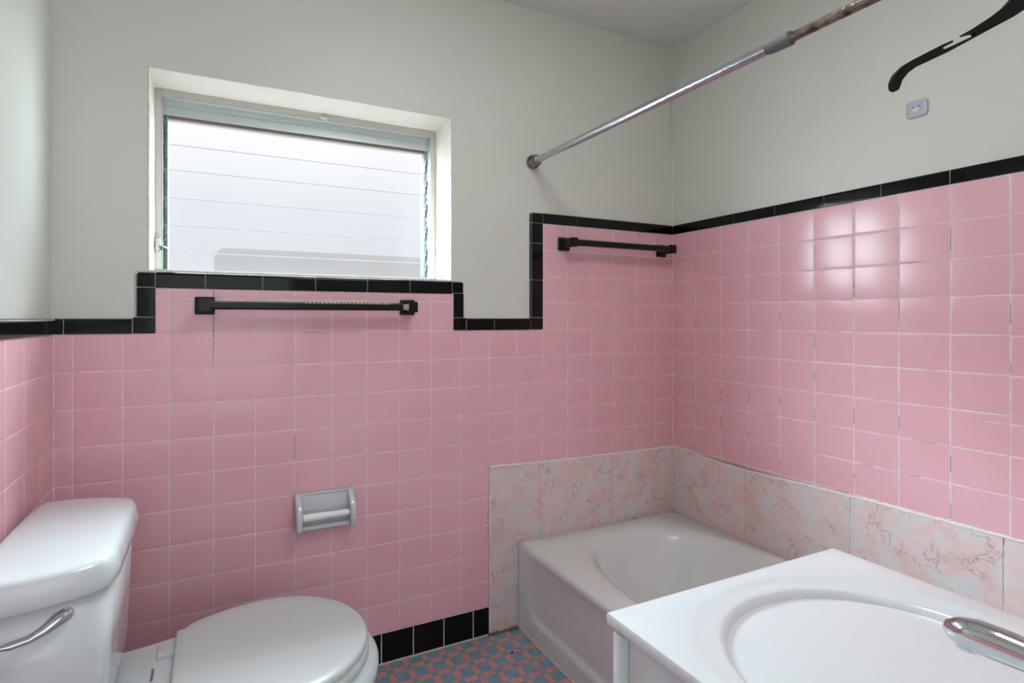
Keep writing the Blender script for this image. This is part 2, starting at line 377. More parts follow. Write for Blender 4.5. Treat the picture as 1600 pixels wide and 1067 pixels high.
bed(WB, 1.467, 1.517, R0+.002, ZU-.004)
js = [1.5196, 1.6786, 1.8413, 2.0027, 2.165, XR-0.002]
for a, b in zip(js, js[1:]): cap(bm, WB, a, b, ZTOP+.0008, ZU, 't')
bed(WB, 1.517, XR, ZTOP+.001, ZU-.0035)
# window ledge tiles running back into the recess
for a, b in zip([0.1969, 0.3271, 0.4881, 0.649, 0.8201, 0.9711], [0.3271, 0.4881, 0.649, 0.8201, 0.9711, 1.1311]):
    box(bm, max(a, OX0+.006)+0.001, min(b, OX1-.006)-0.001, 0.0005, 0.128, ZW-0.011, ZW-0.0005, 0.001, 1)
obj('black_cap_tiles', bm, M['black'], wall_back, angle=40)
bm = bmesh.new(); j = [0.0035, 0.1319, 0.2921, 0.4511, 0.6151, 0.775, 0.9355]+[0.9355+0.161*k for k in (1, 2, 3, 4)]+[L]
for a, b in zip(j, j[1:]): cap(bm, WR, a, b, ZTOP+.0008, ZU, 't')
obj('black_cap_tiles', bm, M['black'], wall_right, angle=40)
bm = bmesh.new(); j = [0.0035, 0.05, 0.1426, 0.3029]+[0.3029+0.161*k for k in range(1, 9)]+[L]
for a, b in zip(j, j[1:]): cap(bm, WL, a, b, R0, ZL, 't')
obj('black_cap_tiles', bm, M['black'], wall_left, angle=40)
bed(WR, 0, L, ZTOP+.001, ZU-.0035); wbox(BEDS[id(WL)], WL, 0, L, R0+.001, ZL-.003, -PD+.0004, 0.0026)
for w_, p_ in ((WB, wall_back), (WR, wall_right), (WL, wall_left)): obj('white_grout', BEDS[id(w_)], M['whitegrout'], p_, smooth=False)
# black base tiles on the floor line
bm = bmesh.new(); js = [XL, 0.04, 0.1555, 0.271, 0.3866, 0.502, 0.6177, 0.7534, 0.869, 0.9843, 1.1, 1.2172, MX-0.002]
for a, b in zip(js, js[1:]): cap(bm, WB, a, b, 0.004, 0.1005, 'x', d=0.001, g=0.0016)
for f in wbox(bm, WB, XL, MX-0.001, 0, 0.099, -PD+.0003, -0.0001)[1]: f.material_index = 1
obj('black_base_tiles', bm, [M['black'], M['whitegrout']], wall_back, angle=40)
bm = bmesh.new()
for k in range(14): cap(bm, WL, k*0.1157+.004, min((k+1)*0.1157+.004, L), 0.004, 0.1005, 'x', d=0.001, g=0.0016)
obj('black_base_tiles', bm, M['black'], wall_left, angle=40)

# hairline dark cracks where old grout has fallen out
def crack(bm, W, u0, v0, u1, v1, wd=0.0009):
    n = max(1, int(math.hypot(u1-u0, v1-v0)/0.006)); a = 0
    for i in range(n):
        t0, t1 = i/n, (i+1)/n; h = wd*random.uniform(.5, 1.2)/2
        if abs(u1-u0) > abs(v1-v0): wbox(bm, W, u0+(u1-u0)*t0, u0+(u1-u0)*t1, v0-h, v0+h, -0.001, 0.0002)
        else: wbox(bm, W, u0-h, u0+h, v0+(v1-v0)*t0, v0+(v1-v0)*t1, -0.001, 0.0002)
M['crack'] = mat('dark_crack', (74, 66, 62), 0.9)
bm = bmesh.new()
crack(bm, WB, 3*TH-.0012, 1.1234, 3*TH-.0012, 1.252, 0.0016); crack(bm, WB, 3*TH-.0012, 1.03, 3*TH-.0012, 1.1234, 0.0010)
crack(bm, WB, 5*TH, 0.72, 5*TH, 0.80, 0.0012); crack(bm, WB, 5.1*TH, R0-.0015, 6.8*TH, R0-.0015, 0.0008); crack(bm, WB, 16.2*TH, 1.12, 16.2*TH, 1.12)
obj('grout_cracks', bm, M['crack'], wall_back, smooth=False)
bm = bmesh.new()
for k in range(0, 11):
    for r in range(-5, 3):
        z = R0+TV*r; pz = 0.45 if r < -2 else 0.15
        if random.random() < pz: a = random.uniform(0, .5); crack(bm, WR, us_right[k]+TH*a, z-.001, us_right[k]+TH*min(1, a+random.uniform(.1, .5)), z-.001)
        if random.random() < pz and us_right[k] > .02: a = random.uniform(0, .5); crack(bm, WR, us_right[k]+.0008, z+TV*a, us_right[k]+.0008, z+TV*min(.98, a+random.uniform(.15, .6)))
obj('grout_cracks', bm, M['crack'], wall_right, smooth=False)
bm = bmesh.new(); crack(bm, WR, 0.0006, 1.43, 0.0006, 1.52, 0.0012); crack(bm, WR, 0.0006, 0.98, 0.0006, 1.25, 0.0009); obj('grout_cracks', bm, M['crack'], wall_right, smooth=False)

for o_ in bpy.data.objects:
    if o_.name.startswith(('black_cap_tiles', 'black_base_tiles')):
        m_ = o_.modifiers.new('weighted', 'WEIGHTED_NORMAL'); m_.weight = 100; m_.keep_sharp = True

# ------------------------------------------------------------------ marble tiles round the tub
MT = 0.006
def slab(bm, W, u0, u1, v0, v1, v1b=None):
    v1b = v1 if v1b is None else v1b
    p = [(u0+.0009, v0+.0009), (u1-.0009, v0+.0009), (u1-.0009, v1b-.0009), (u0+.0009, v1-.0009)]
    prism(bm, p, W.P(0, 0, -0.003), W.u, (0, 0, 1), W.n, MT+0.003, 0.0012)
bm = bmesh.new(); wbox(bm, WB, MX, XR, 0.0, 0.603, -PD+.0004, MT-.0012); obj('marble_grout', bm, M['whitegrout'], wall_back, smooth=False)
bm = bmesh.new(); wbox(bm, WR, 0.0, L, 0.0, 0.586, -PD+.0004, MT-.0012); obj('marble_grout', bm, M['whitegrout'], wall_right, smooth=False)
bm = bmesh.new()
slab(bm, WB, MX, 1.5018, 0.331, 0.616, 0.611); slab(bm, WB, 1.5018, 1.8581, 0.331, 0.611, 0.607); slab(bm, WB, 1.8581, XR-.001, 0.331, 0.607, 0.604)
slab(bm, WB, MX, 1.47, 0.004, 0.331); slab(bm, WB, 1.47, 1.83, 0.004, 0.331); slab(bm, WB, 1.83, XR, 0.004, 0.331)
obj('marble_tiles', bm, M['marble'], wall_back, angle=30)
bm = bmesh.new(); ju = [0.0065, 0.342, 0.6944, 1.0416, 1.39, L]; zt = [0.604, 0.588, 0.602, 0.606, 0.606, 0.606]
for i in range(5): slab(bm, WR, ju[i], ju[i+1], 0.300, zt[i], zt[i+1]); slab(bm, WR, ju[i], ju[i+1], 0.0, 0.300)
obj('marble_tiles', bm, M['marble'], wall_right, angle=30)
def bead(W, pts, parent, r=0.0022, amp=0.0016, d=MT-.001, name='caulk_bead', m='caulk', flat=1.0):
    bm = bmesh.new(); P = []; rr = []
    for (a, b) in zip(pts, pts[1:]):
        n = max(2, int(math.dist(a, b)/0.008))
        for i in range(n):
            t = i/n; P.append(W.P(a[0]+(b[0]-a[0])*t, a[1]+(b[1]-a[1])*t+random.uniform(-amp, amp), d)); rr.append(r*random.uniform(.7, 1.35))
    P.append(W.P(pts[-1][0], pts[-1][1], d)); rr.append(r)
    tube(bm, P, rr, 6, up=W.n, flat=flat)
    return obj(name, bm, M[m], parent, angle=None)
bead(WB, [(MX, 0.617), (1.32, 0.6185), (1.5018, 0.6125), (1.8581, 0.608), (XR-.004, 0.605)], wall_back, d=0.0035, r=.0048)
bead(WB, [(MX-.001, 0.01), (MX-.001, 0.615)], wall_back, d=0.003, r=.0032, amp=.0006)
bead(WR, [(0.006, 0.605), (0.10, 0.604), (0.16, 0.596), (0.342, 0.590), (0.6944, 0.604), (1.0416, 0.608), (L, 0.608)], wall_right, d=0.0035, r=.0045)
bm = bmesh.new(); tube(bm, [(XR-0.006, -0.006, 0.327), (XR-0.006, -0.006, 0.604)], 0.0048, 8, up=Vector((1, 0, 0))); obj('corner_caulk', bm, M['cornerseal'], wall_back)
bead(WB, [(MX, 0.334), (1.405, 0.331)], wall_back, r=.0012, amp=.0003, d=MT)
# grimy seam along the floor
bead(WB, [(MX-.01, 0.003), (1.41, 0.004)], wall_back, r=0.006, amp=.002, d=0.006, name='floor_seam', m='grime')
bead(WB, [(0.6, 0.001), (MX, 0.002)], wall_back, r=0.003, amp=.0007, d=0.003, name='floor_seam', m='whitegrout')
# plaster bead where the right and back walls meet
bm = bmesh.new(); tube(bm, [(XR+PD-.001, PD-.001, 1.575), (XR+PD-.001, PD-.001, ZC-.01)], 0.004, 8, up=Vector((1, 0, 0))); obj('corner_joint', bm, M['wall'], wall_back)

# ------------------------------------------------------------------ window
win = bpy.data.objects.new('window_1', None); COL.objects.link(win); win.location = (0.655, 0.15, 1.3052); struct(win)
FX0, FX1, FZ0, FZ1 = 0.2020, 1.1075, 1.3190, 1.8565
bm = bmesh.new()
for a in ((OX0+.003, FX0, OZ0-.004, OZ1-.003), (FX1, OX1-.003, OZ0-.004, OZ1-.003), (FX0, FX1, FZ1, OZ1-.003)):
    box(bm, a[0], a[1], 0.138, 0.20, a[2], a[3], 0.0012, 1)
obj('window_casing', bm, mat('casing_paint', (205, 200, 190), 0.5, bump=0.2), win)
bm = bmesh.new(); box(bm, OX0+.003, OX1-.003, 0.132, 0.20, OZ0-.006, FZ0-.003, 0.001, 1); obj('sill_strip', bm, M['sill'], win)
bm = bmesh.new()
t = 0.0022
# outer lip
for a in ((FX0, FX1, FZ1-t, FZ1), (FX0, FX0+t, FZ0, FZ1), (FX1-t, FX1, FZ0, FZ1), (FX0, FX1, FZ0-.003, FZ0)):
    box(bm, a[0], a[1], 0.1365, 0.205, a[2], a[3])
box(bm, FX0, FX1, 0.1500, 0.1520, FZ1-0.019, FZ1)            # head, upper face
box(bm, FX0+.002, FX1-.002, 0.1520, 0.158, FZ1-0.0205, FZ1-0.0185)
box(bm, FX0+.002, FX1-.002, 0.1575, 0.1595, FZ1-0.050, FZ1-0.019)  # head, lower face
box(bm, FX0+.002, FX1-.002, 0.1555, 0.1600, FZ1-0.0245, FZ1-0.0215)
box(bm, FX0+0.0135, FX0+0.0155, 0.160, 0.20, FZ0, FZ1-.04)      # side channels
box(bm, FX0, FX0+0.0145, 0.176, 0.178, FZ0, FZ1-.04)
box(bm, FX1-0.0145, FX1, 0.176, 0.178, FZ0, FZ1-.04); box(bm, FX1-.0035, FX1-.002, 0.150, 0.2, FZ0, FZ1)
box(bm, FX0, FX0+.0150, 0.193, 0.205, FZ0, FZ1); box(bm, FX1-.0150, FX1, 0.193, 0.205, FZ0, FZ1)
box(bm, FX0, FX1, 0.193, 0.205, 1.800, FZ1); box(bm, FX0, FX1, 0.188, 0.205, OZ0, 1.3225)
obj('aluminium_frame', bm, M['alu'], win, smooth=False)
bm = bmesh.new(); box(bm, FX0+.012, FX1-.012, 0.170, 0.190, FZ1-0.058, FZ1-0.047, .001, 1); obj('head_stop', bm, M['sill'], win)
zj = [1.322, 1.3795, 1.4650, 1.5530, 1.6425, 1.7235, 1.806]
for i, (a, b) in enumerate(zip(zj, zj[1:])):
    bm = bmesh.new(); yt, yb = 0.1815, 0.1865; ov = 0.0025
    prism(bm, [(0.1790, a-ov), (0.1845, a-ov), (0.1905-.004, b), (0.1810-.004, b)] if False else [(yb, a-0.001), (yb+.005, a-0.001), (yt+.0035, b+ov), (yt-.0015, b+ov)], (FX0+.014, 0, 0), (0, 1, 0), (0, 0, 1), (1, 0, 0), FX1-FX0-.028, 0.0008)
    obj('louver_slat', bm, M['pane'], win)
    bm = bmesh.new(); box(bm, FX0+.016, FX1-.016, yb-0.0020, yb-0.0002, a-0.0012, a+0.0012); obj('slat_edge', bm, mat('slat_edge', (150, 160, 168), 0.4), win)
    for xx, sg in ((FX0+0.0095, 1), (FX1-0.0095, -1)):
        bm = bmesh.new()
        box(bm, xx-.004, xx+.0055 if sg > 0 else xx+.004, 0.168, 0.192, a+0.004, a+0.036, 0.002, 2)
        box(bm, xx-.003, xx+.003, 0.160, 0.17, a+0.028, a+0.052, 0.0015, 1)
        tube(bm, [(xx-.004*sg, 0.166, a+0.040), (xx-.007*sg, 0.164, a+.060), (xx-.003*sg, 0.166, a+.075)], 0.0018, 6)
        obj('louver_clip', bm, M['alud'], win)
# operator: white latch box with crank lever, on the left casing
bm = bmesh.new()
box(bm, 0.188, 0.199, 0.130, 0.139, 1.369, 1.421, 0.001, 1); box(bm, 0.1860, 0.2010, 0.112, 0.137, 1.377, 1.410, 0.003, 2)
op = obj('crank_housing', bm, mat('painted_operator', (206, 204, 196), 0.45), win)
bm = bmesh.new(); tube(bm, [(0.196, 0.116, 1.385), (0.205, 0.100, 1.386), (0.215, 0.088, 1.381), (0.226, 0.080, 1.375)], [0.004, 0.0045, 0.006, 0.003], 8, flat=0.45)
box(bm, 0.199, 0.207, 0.100, 0.115, 1.374, 1.388, 0.001, 1)
h = obj('crank_handle', bm, mat('worn_crank', (120, 116, 114), 0.35, metal=0.7), win)
bm = bmesh.new()
for x_, z_ in ((0.194, 1.4165), (0.194, 1.3725)): tube(bm, [(x_, 0.131, z_), (x_, 0.128, z_)], 0.0022, 8)
obj('screw', bm, M['alud'], win)
bm = bmesh.new(); box(bm, 1.110, 1.117, 0.131, 0.139, 1.415, 1.425, 0.001, 1); box(bm, 1.113, 1.116, 0.126, 0.133, 1.4, 1.418, 0.001, 1); obj('latch_tab', bm, M['reveal'], win)
bm = bmesh.new(); box(bm, 0.690, 0.712, 0.128, 0.139, 1.8615, 1.8665, 0.001, 1); box(bm, 0.708, 0.713, 0.128, 0.139, 1.857, 1.8615, .001, 1); obj('latch_tab', bm, M['reveal'], win)
# what stands outside, seen blurred through the frosted panes
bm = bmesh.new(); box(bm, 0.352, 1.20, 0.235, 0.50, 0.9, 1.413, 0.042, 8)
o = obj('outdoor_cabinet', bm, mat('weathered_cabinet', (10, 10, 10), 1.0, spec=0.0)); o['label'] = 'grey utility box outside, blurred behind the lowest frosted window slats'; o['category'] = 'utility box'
bm = bmesh.new(); box(bm, -6, 8, 0.23, 8, -0.3, -0.2); o = obj('yard_ground', bm, mat('yard_concrete', (120, 120, 118), 0.9), smooth=False); struct(o)

# ------------------------------------------------------------------ bathtub
def sup(cx, cy, ax, ay, n, N=96, z=0):
    r = []
    for k in range(N):
        a = 2*math.pi*k/N; c, s = math.cos(a), math.sin(a)
        f = (abs(c)**n+abs(s)**n)**(-1/n)
        r.append(Vector((cx+ax*c*f, cy+ay*s*f, z)))
    return r
TX0, TX1, TY0, TY1, TZ = 1.405, XR-0.0065, -1.637, -0.0065, 0.327
def rectring(ins, z, N=96):
    cx, cy = (TX0+TX1)/2, (TY0+TY1)/2; ax, ay = (TX1-TX0)/2-ins, (TY1-TY0)/2-ins; r = []
    for k in range(N):
        a = 2*math.pi*(k+0.0)/N; c, s = math.cos(a), math.sin(a)
        f = min(ax/abs(c) if abs(c) > 1e-9 else 1e9, ay/abs(s) if abs(s) > 1e-9 else 1e9)
        r.append(Vector((cx+c*f, cy+s*f, z)))
    # snap nearest samples onto the corners
    for sx_ in (-1, 1):
        for sy_ in (-1, 1):
            c = Vector((cx+sx_*ax, cy+sy_*ay, z)); i = min(range(N), key=lambda q: (r[q]-c).length); r[i] = c
    return r
tub = empty('bathtub', (1.8, -0.82, 0), 'pale greyish pink enamelled alcove bathtub below the marbled tiles in the corner', 'bathtub')
bm = bmesh.new(); cx, cy = 1.822, -0.822
rings = [rectring(0.016, 0.0), rectring(0.016, 0.29), rectring(0.001, 0.300), rectring(0.0, 0.312), rectring(0.004, 0.322), rectring(0.012, TZ)]
prof = [(0.347, 0.752, 3.2, TZ), (0.338, 0.742, 3.1, TZ-0.002), (0.326, 0.728, 3.0, TZ-0.009), (0.315, 0.712, 2.95, TZ-0.024), (0.302, 0.685, 2.9, 0.25), (0.285, 0.635, 2.8, 0.16), (0.262, 0.590, 2.8, 0.09), (0.225, 0.545, 2.7, 0.058), (0.12, 0.40, 2.4, 0.048), (0.02, 0.06, 2, 0.046)]
for ax, ay, n, z in prof: rings.append(sup(cx, cy, ax, ay, n, 96, z))
loft(bm, rings)
obj('tub_shell', bm, M['tub'], tub, angle=50)
bm = bmesh.new(); NU, NV = 110, 34; g = []
for i in range(NU+1):
    row = []
    for j in range(NV+1):
        y = TY1+(TY0-TY1)*i/NU; z = 0.0+0.312*j/NV
        # signed distance inside a rounded rectangle panel y in [-.075,-1.56], z in [.075, .40]
        hw, hh, rc = 0.745, 0.165, 0.06; px_, pz = abs(y-(-0.82))-hw+rc, abs(z-0.245)-hh+rc
        sd = math.hypot(max(px_, 0), max(pz, 0))+min(max(px_, pz), 0)-rc
        t_ = max(0, min(1, (sd+0.012)/0.024)); t_ = t_*t_*(3-2*t_)
        row.append(bm.verts.new((TX0+0.0005+0.010*(1-t_)*(1 if z < .3 else .5), y, z)))
    g.append(row)
for a, b in zip(g, g[1:]):
    for k in range(NV): bm.faces.new((a[k], a[k+1], b[k+1], b[k]))
bmesh.ops.recalc_face_normals(bm, faces=bm.faces[:])
ap = obj('tub_apron', bm, M['tub'], tub, angle=None)
if ap.data.polygons[0].normal.x > 0: ap.data.flip_normals()
bm = bmesh.new(); tube(bm, [(1.70, -1.25, 0.0485), (1.70, -1.25, 0.0515)], 0.03, 20, up=Vector((1, 0, 0))); obj('drain', bm, M['chrome'], tub)
P = [Vector((TX0+0.002, TY1-0.02-i*0.0125, 0.0015+random.uniform(-.001, .001))) for i in range(128)]
bm = bmesh.new(); tube(bm, P, [0.005*random.uniform(.8, 1.3) for _ in P], 6); obj('floor_caulk', bm, mat('grey_caulk', (205, 205, 200), 0.6), tub, angle=None)
bm = bmesh.new(); tube(bm, [(TX0+.001, -0.0075, 0.0), (TX0+.001, -0.0075, 0.326)], 0.0042, 8, up=Vector((1, 0, 0))); obj('wall_caulk', bm, mat('white_grey_caulk', (190, 192, 192), 0.5), tub)

# ------------------------------------------------------------------ toilet
toi = empty('toilet', (0.2, -0.42, 0), 'white two-piece toilet with lid down beside the left wall', 'toilet')
def outline(pts, cy, N=None):
    return [(x, cy+w) for x, w in pts]+[(x, cy-w) for x, w in reversed(pts)]
def smooth_poly(poly, it=2):
    for _ in range(it):
        q = []
        for i in range(len(poly)):
            a, b = Vector(poly[i]), Vector(poly[(i+1) % len(poly)]); q += [tuple(a.lerp(b, .25)), tuple(a.lerp(b, .75))]
        poly = q
    return poly
TC = -0.410
lid = [(-0.041, 0.222), (-0.02, 0.2315), (0.055, 0.2300), (0.120, 0.2120), (0.166, 0.190), (0.179, 0.172), (0.186, 0.135), (0.185, 0.100), (0.186, 0.05), (0.187, 0.0)]
def ring(pl, z, inset=0.0, sx=1.0, dx=0.0):
    pts = smooth_poly(outline(pl[:-1], TC), 2); out = []
    for p in pts:
        out.append(Vector((0.073+(p[0]-0.073)*(1-inset/0.114), TC+(p[1]-TC)*(1-inset/0.232), z)))
    return out
bm = bmesh.new()
loft(bm, [ring(lid, 0.684, 0.012), ring(lid, 0.683, 0.003), ring(lid, 0.687, 0.0), ring(lid, 0.702, 0.0), ring(lid, 0.718, 0.0025), ring(lid, 0.727, 0.0055), ring(lid, 0.7325, 0.0105), ring(lid, 0.7355, 0.018), ring(lid, 0.7370, 0.030), ring(lid, 0.7378, 0.060)])
obj('tank_lid', bm, M['china'], toi, angle=None)
bm = bmesh.new()
loft(bm, [ring(lid, 0.402, 0.034), ring(lid, 0.410, 0.026), ring(lid, 0.43, 0.022), ring(lid, 0.55, 0.0165), ring(lid, 0.688, 0.0115)])
obj('tank', bm, M['china'], toi, angle=None)
# lever on the canted side of the tank
bm = bmesh.new()
pv = Vector((0.108, -0.5985, 0.658)); nd = Vector((0.35, -0.94, 0)).normalized(); al = Vector((-0.94, -0.35, 0)).normalized()
tube(bm, [pv-nd*0.004, pv+nd*0.010, pv+nd*0.015], [0.014, 0.0165, 0.011], 20)
tube(bm, [pv+nd*0.010, pv+nd*0.015+al*0.012-Vector((0, 0, .003)), pv+nd*0.019+al*0.03-Vector((0, 0, .012)), pv+nd*0.022+al*0.05-Vector((0, 0, .017)), pv+nd*0.023+al*0.075-Vector((0, 0, .017)), pv+nd*0.023+al*0.088-Vector((0, 0, .016))],
     [0.0155, 0.0140, 0.0100, 0.0078, 0.0074, 0.0040], 14, flat=0.85)
obj('flush_lever', bm, M['chrome'], toi, angle=60)
BC = -0.428
def egg(ax0, ax1, b, z, xc=0.47, N=72, n=2.0):
    r = []
    for k in range(N):
        a = 2*math.pi*k/N; c, s = math.cos(a), math.sin(a); rx = ax1 if c > 0 else ax0
        f = (abs(c)**n+abs(s)**n)**(-1/n); r.append(Vector((xc+rx*c*f, BC+b*s*f, z)))
    return r
bm = bmesh.new()
loft(bm, [egg(0.23, 0.14, 0.115, 0.0, .40), egg(0.225, 0.135, 0.11, 0.03, .40), egg(0.215, 0.14, 0.10, 0.10, .40), egg(0.21, 0.17, 0.115, 0.18, .42), egg(0.22, 0.20, 0.155, 0.25, .45), egg(0.24, 0.238, 0.202, 0.305, .465), egg(0.25, 0.252, 0.219, 0.340, .467), egg(0.25, 0.252, 0.220, 0.358, .467), egg(0.246, 0.244, 0.212, 0.372, .467), egg(0.238, 0.222, 0.196, 0.378, .467),
           egg(0.17, 0.165, 0.135, 0.378, .467), egg(0.16, 0.155, 0.125, 0.365, .467), egg(0.12, 0.11, 0.09, 0.27, .467), egg(0.04, 0.04, 0.03, 0.20, .467)])
obj('bowl', bm, M['china'], toi, angle=None)
# rear deck of the bowl that carries tank and hinges
def deck(z, ins):
    pl = [(-0.005, 0.10), (0.05, 0.125), (0.17, 0.134), (0.27, 0.150), (0.345, 0.185), (0.36, 0.10)]
    pts = smooth_poly([(x, BC+w-ins) for x, w in pl]+[(x, BC-w+ins) for x, w in reversed(pl)], 2)
    return [Vector((p[0], p[1], z)) for p in pts]
bm = bmesh.new(); loft(bm, [deck(0.10, 0.07), deck(0.24, 0.055), deck(0.33, 0.02), deck(0.375, 0.003), deck(0.392, 0.0), deck(0.3985, 0.004), deck(0.4005, 0.012)])
obj('bowl_deck', bm, M['china'], toi, angle=None)
def so(ins, z, x0=0.2655):
    N = 60; up = [(x0, 0.05), (x0, 0.100), (x0, 0.134), (x0+.004, 0.1385), (x0+.016, 0.1400)]
    for k in range(10, N):
        x = x0+(0.691-x0)*(1-math.cos(math.pi*k/N))/2
        v = 0.2*math.sqrt(max(0, 1-((0.47-x)/(0.281 if x < 0.47 else 0.2212))**2))
        up.append((x, v))
    up.append((0.691, 0)); lo = [(x, -v) for x, v in reversed(up[:-1])]
    return [Vector((0.478+(x-0.478)*(1-ins/0.2125), BC+v*(1-ins/0.2), z)) for x, v in up+lo]
bm = bmesh.new(); loft(bm, [so(0.006, 0.404), so(0.001, 0.4045), so(0.0, 0.409), so(0.0, 0.414), so(0.0018, 0.418), so(0.007, 0.4205), so(0.03, 0.4215), so(0.08, 0.4225)])
obj('seat_lid', bm, M['seat'], toi, angle=60)
bm = bmesh.new(); loft(bm, [so(-0.001, 0.381), so(-0.004, 0.384), so(-0.004, 0.396), so(-0.001, 0.4015), so(0.006, 0.4025), so(0.012, 0.4025)])
obj('seat_ring', bm, M['seat'], toi, angle=60)
for s in (1, -1):
    bm = bmesh.new(); y = BC+s*0.075; y += s*.012; box(bm, 0.231, 0.285, y-0.024, y+0.024, 0.3990, 0.4085, 0.0012, 2)
    hc = obj('hinge_cap', bm, M['seat'], toi)
# tiny illegible stamp on the deck
bm = bmesh.new()
for k in range(7):
    yy = -0.395-k*0.0065; box(bm, 0.2235, 0.2285+(k % 2)*0.001, yy-0.0018, yy+0.0012, 0.4000, 0.4012); box(bm, 0.2235+(k % 3)*.002, 0.225+(k % 3)*.002, yy-.003, yy-.0015, 0.4, .4012)
obj('stamp', bm, M['dark'], toi, smooth=False)

# ------------------------------------------------------------------ toilet paper holder
tp = empty('toilet_paper_holder', (0.675, 0, 0.555), 'grey white ceramic toilet paper holder set in the pink wall', 'toilet paper holder')
bm = bmesh.new()
box(bm, 0.588, 0.766, -0.010, 0.0, 0.501, 0.612, 0.003, 2)
box(bm, 0.598, 0.757, -0.030, -0.004, 0.4995, 0.514, 0.005, 3)
pr_ = [(0.0, 0.614), (-0.013, 0.614), (-0.050, 0.580), (-0.056, 0.570), (-0.056, 0.515), (-0.046, 0.500), (0.0, 0.497)]
for a in (0.583, 0.751): prism(bm, smooth_poly(pr_, 1), (a, 0, 0), (0, 1, 0), (0, 0, 1), (1, 0, 0), 0.0175, 0.003)
box(bm, 0.59, 0.76, -0.014, 0.0, 0.607, 0.614, 0.002, 2)
obj('holder_body', bm, M['holder'], tp, angle=45)
bm = bmesh.new(); zr, yr = 0.545, -0.036
tube(bm, [(0.5995, yr, zr), (0.603, yr, zr), (0.603, yr, zr), (0.6035, yr, zr), (0.677, yr, zr), (0.6772, yr, zr), (0.746, yr, zr), (0.7465, yr, zr), (0.752, yr, zr)], [0.006, 0.006, 0.006, 0.0118, 0.0118, 0.0104, 0.0104, 0.006, 0.006], 20)
obj('roller', bm, mat('roller_plastic', (245, 246, 247), 0.35), tp, angle=40)

# ------------------------------------------------------------------ towel bars
def towel_bar(xa, xb, z, label, plug, dep=0.075):
    t = empty('towel_bar', ((xa+xb)/2, 0, z), label, 'towel bar', 'black towel bars on the back wall')
    t['label'] = label; del t['group']
    yb = -dep+0.014
    for x, s in ((xa, 1), (xb, -1)):
        bm = bmesh.new(); box(bm, x-.027, x+.027, -0.009, 0.0, z-.026, z+.026, 0.004, 3); mt_ = obj('mounting_plate', bm, M['blackmetal'], t)
        bm = bmesh.new()
        r = []
        for yy, h_ in ((-0.006, 0.0195), (-0.015, 0.0175), (-0.030, 0.0150), (-0.045, 0.0158), (-0.058, 0.0175), (-dep, 0.0175)):
            r.append([Vector((x+a*h_*0.88, yy, z+b*h_)) for a, b in ((-1, -1), (1, -1), (1, 1), (-1, 1))])
        loft(bm, r); bmesh.ops.bevel(bm, geom=[e for e in bm.edges if len(e.link_faces) == 2 and e.calc_face_angle(0) > 0.7], offset=0.0025, segments=2, affect='EDGES')
        obj('post', bm, M['blackmetal'], t)
    a, b = xa+0.010, xb-(0.036 if plug else 0.010)
    bm = bmesh.new(); q = 0.0118
    def sec(x): return [Vector((x, yb+q*u, z+q*v)) for u, v in ((-1, -.62), (-.62, -1), (.62, -1), (1, -.62), (1, .62), (.62, 1), (-.62, 1), (-1, .62))]
    loft(bm, [sec(a), sec(b)])
    bar = obj('bar', bm, M['blackmetal'], t)
    if plug:
        bm = bmesh.new(); box(bm, b-.001, xb-0.012, yb-.009, yb+.009, z-.010, z+.009, 0.001, 1); obj('end_plug', bm, M['plug'], t)
        bm = bmesh.new()
        for k in range(22):
            x = a+0.27+k*0.0125; zz = z+q*1.0; s = random.uniform(.5, 1)
            prism(bm, [(x, -.0), (x+.0018, -.0), (x+.007*s+.0015, 0.0045*s), (x+.007*s, 0.0048*s)], (0, yb-q*.62, zz-.0038), (1, 0, 0), (0, -.0+.35, 1), (0, -1, 0), 0.0012+q*0.36)
        obj('worn_scratches', bm, mat('bare_metal_scratch', (190, 190, 190), 0.4, metal=0.6), bar, smooth=False)
    return t
towel_bar(0.3255, 0.9600, 1.2040, 'longer black towel bar under the window, scuffed, tan plug at right end', True, 0.068)
towel_bar(1.6165, 2.1300, 1.4590, 'shorter black towel bar above the tub, right end in the corner', False, 0.075)

# ------------------------------------------------------------------ shower rod
rodx, rz = 1.4755, 1.767
sr = empty('shower_rod', (rodx, -0.8, rz), 'chrome telescoping shower curtain rod high above the bathtub rim', 'shower rod')
bm = bmesh.new(); tube(bm, [(rodx, -0.012, rz), (rodx, -0.93, rz-.003)], 0.0125, 24); obj('outer_tube', bm, M['rod'], sr, angle=60)
bm = bmesh.new(); tube(bm, [(rodx, -0.93, rz-.003), (rodx, NY+.002, rz-.005)], 0.0104, 24); obj('inner_tube', bm, M['rust'], sr, angle=60)
bm = bmesh.new(); tube(bm, [(rodx, -0.915, rz-.003), (rodx, -0.925, rz-.003), (rodx, -0.96, rz-.003), (rodx, -0.967, rz-.003), (rodx, -0.967, rz-.003)], [0.0128, 0.0148, 0.0160, 0.0155, 0.0105], 24); obj('sleeve', bm, M['rodcollar'], sr, angle=60)
for s, y in ((1, PD-.001), (-1, NY+.001)):
    bm = bmesh.new(); tube(bm, [(rodx, y, rz), (rodx, y-.004*s, rz), (rodx, y-.010*s, rz), (rodx, y-.022*s, rz), (rodx, y-.030*s, rz), (rodx, y-.034*s, rz), (rodx, y-.044*s, rz), (rodx, y-.047*s, rz)], [0.024, 0.0265, 0.027, 0.024, 0.0205, 0.0215, 0.0170, 0.0128], 28)
    obj('end_flange', bm, M['rust'] if s > 0 else M['rod'], sr, angle=50)

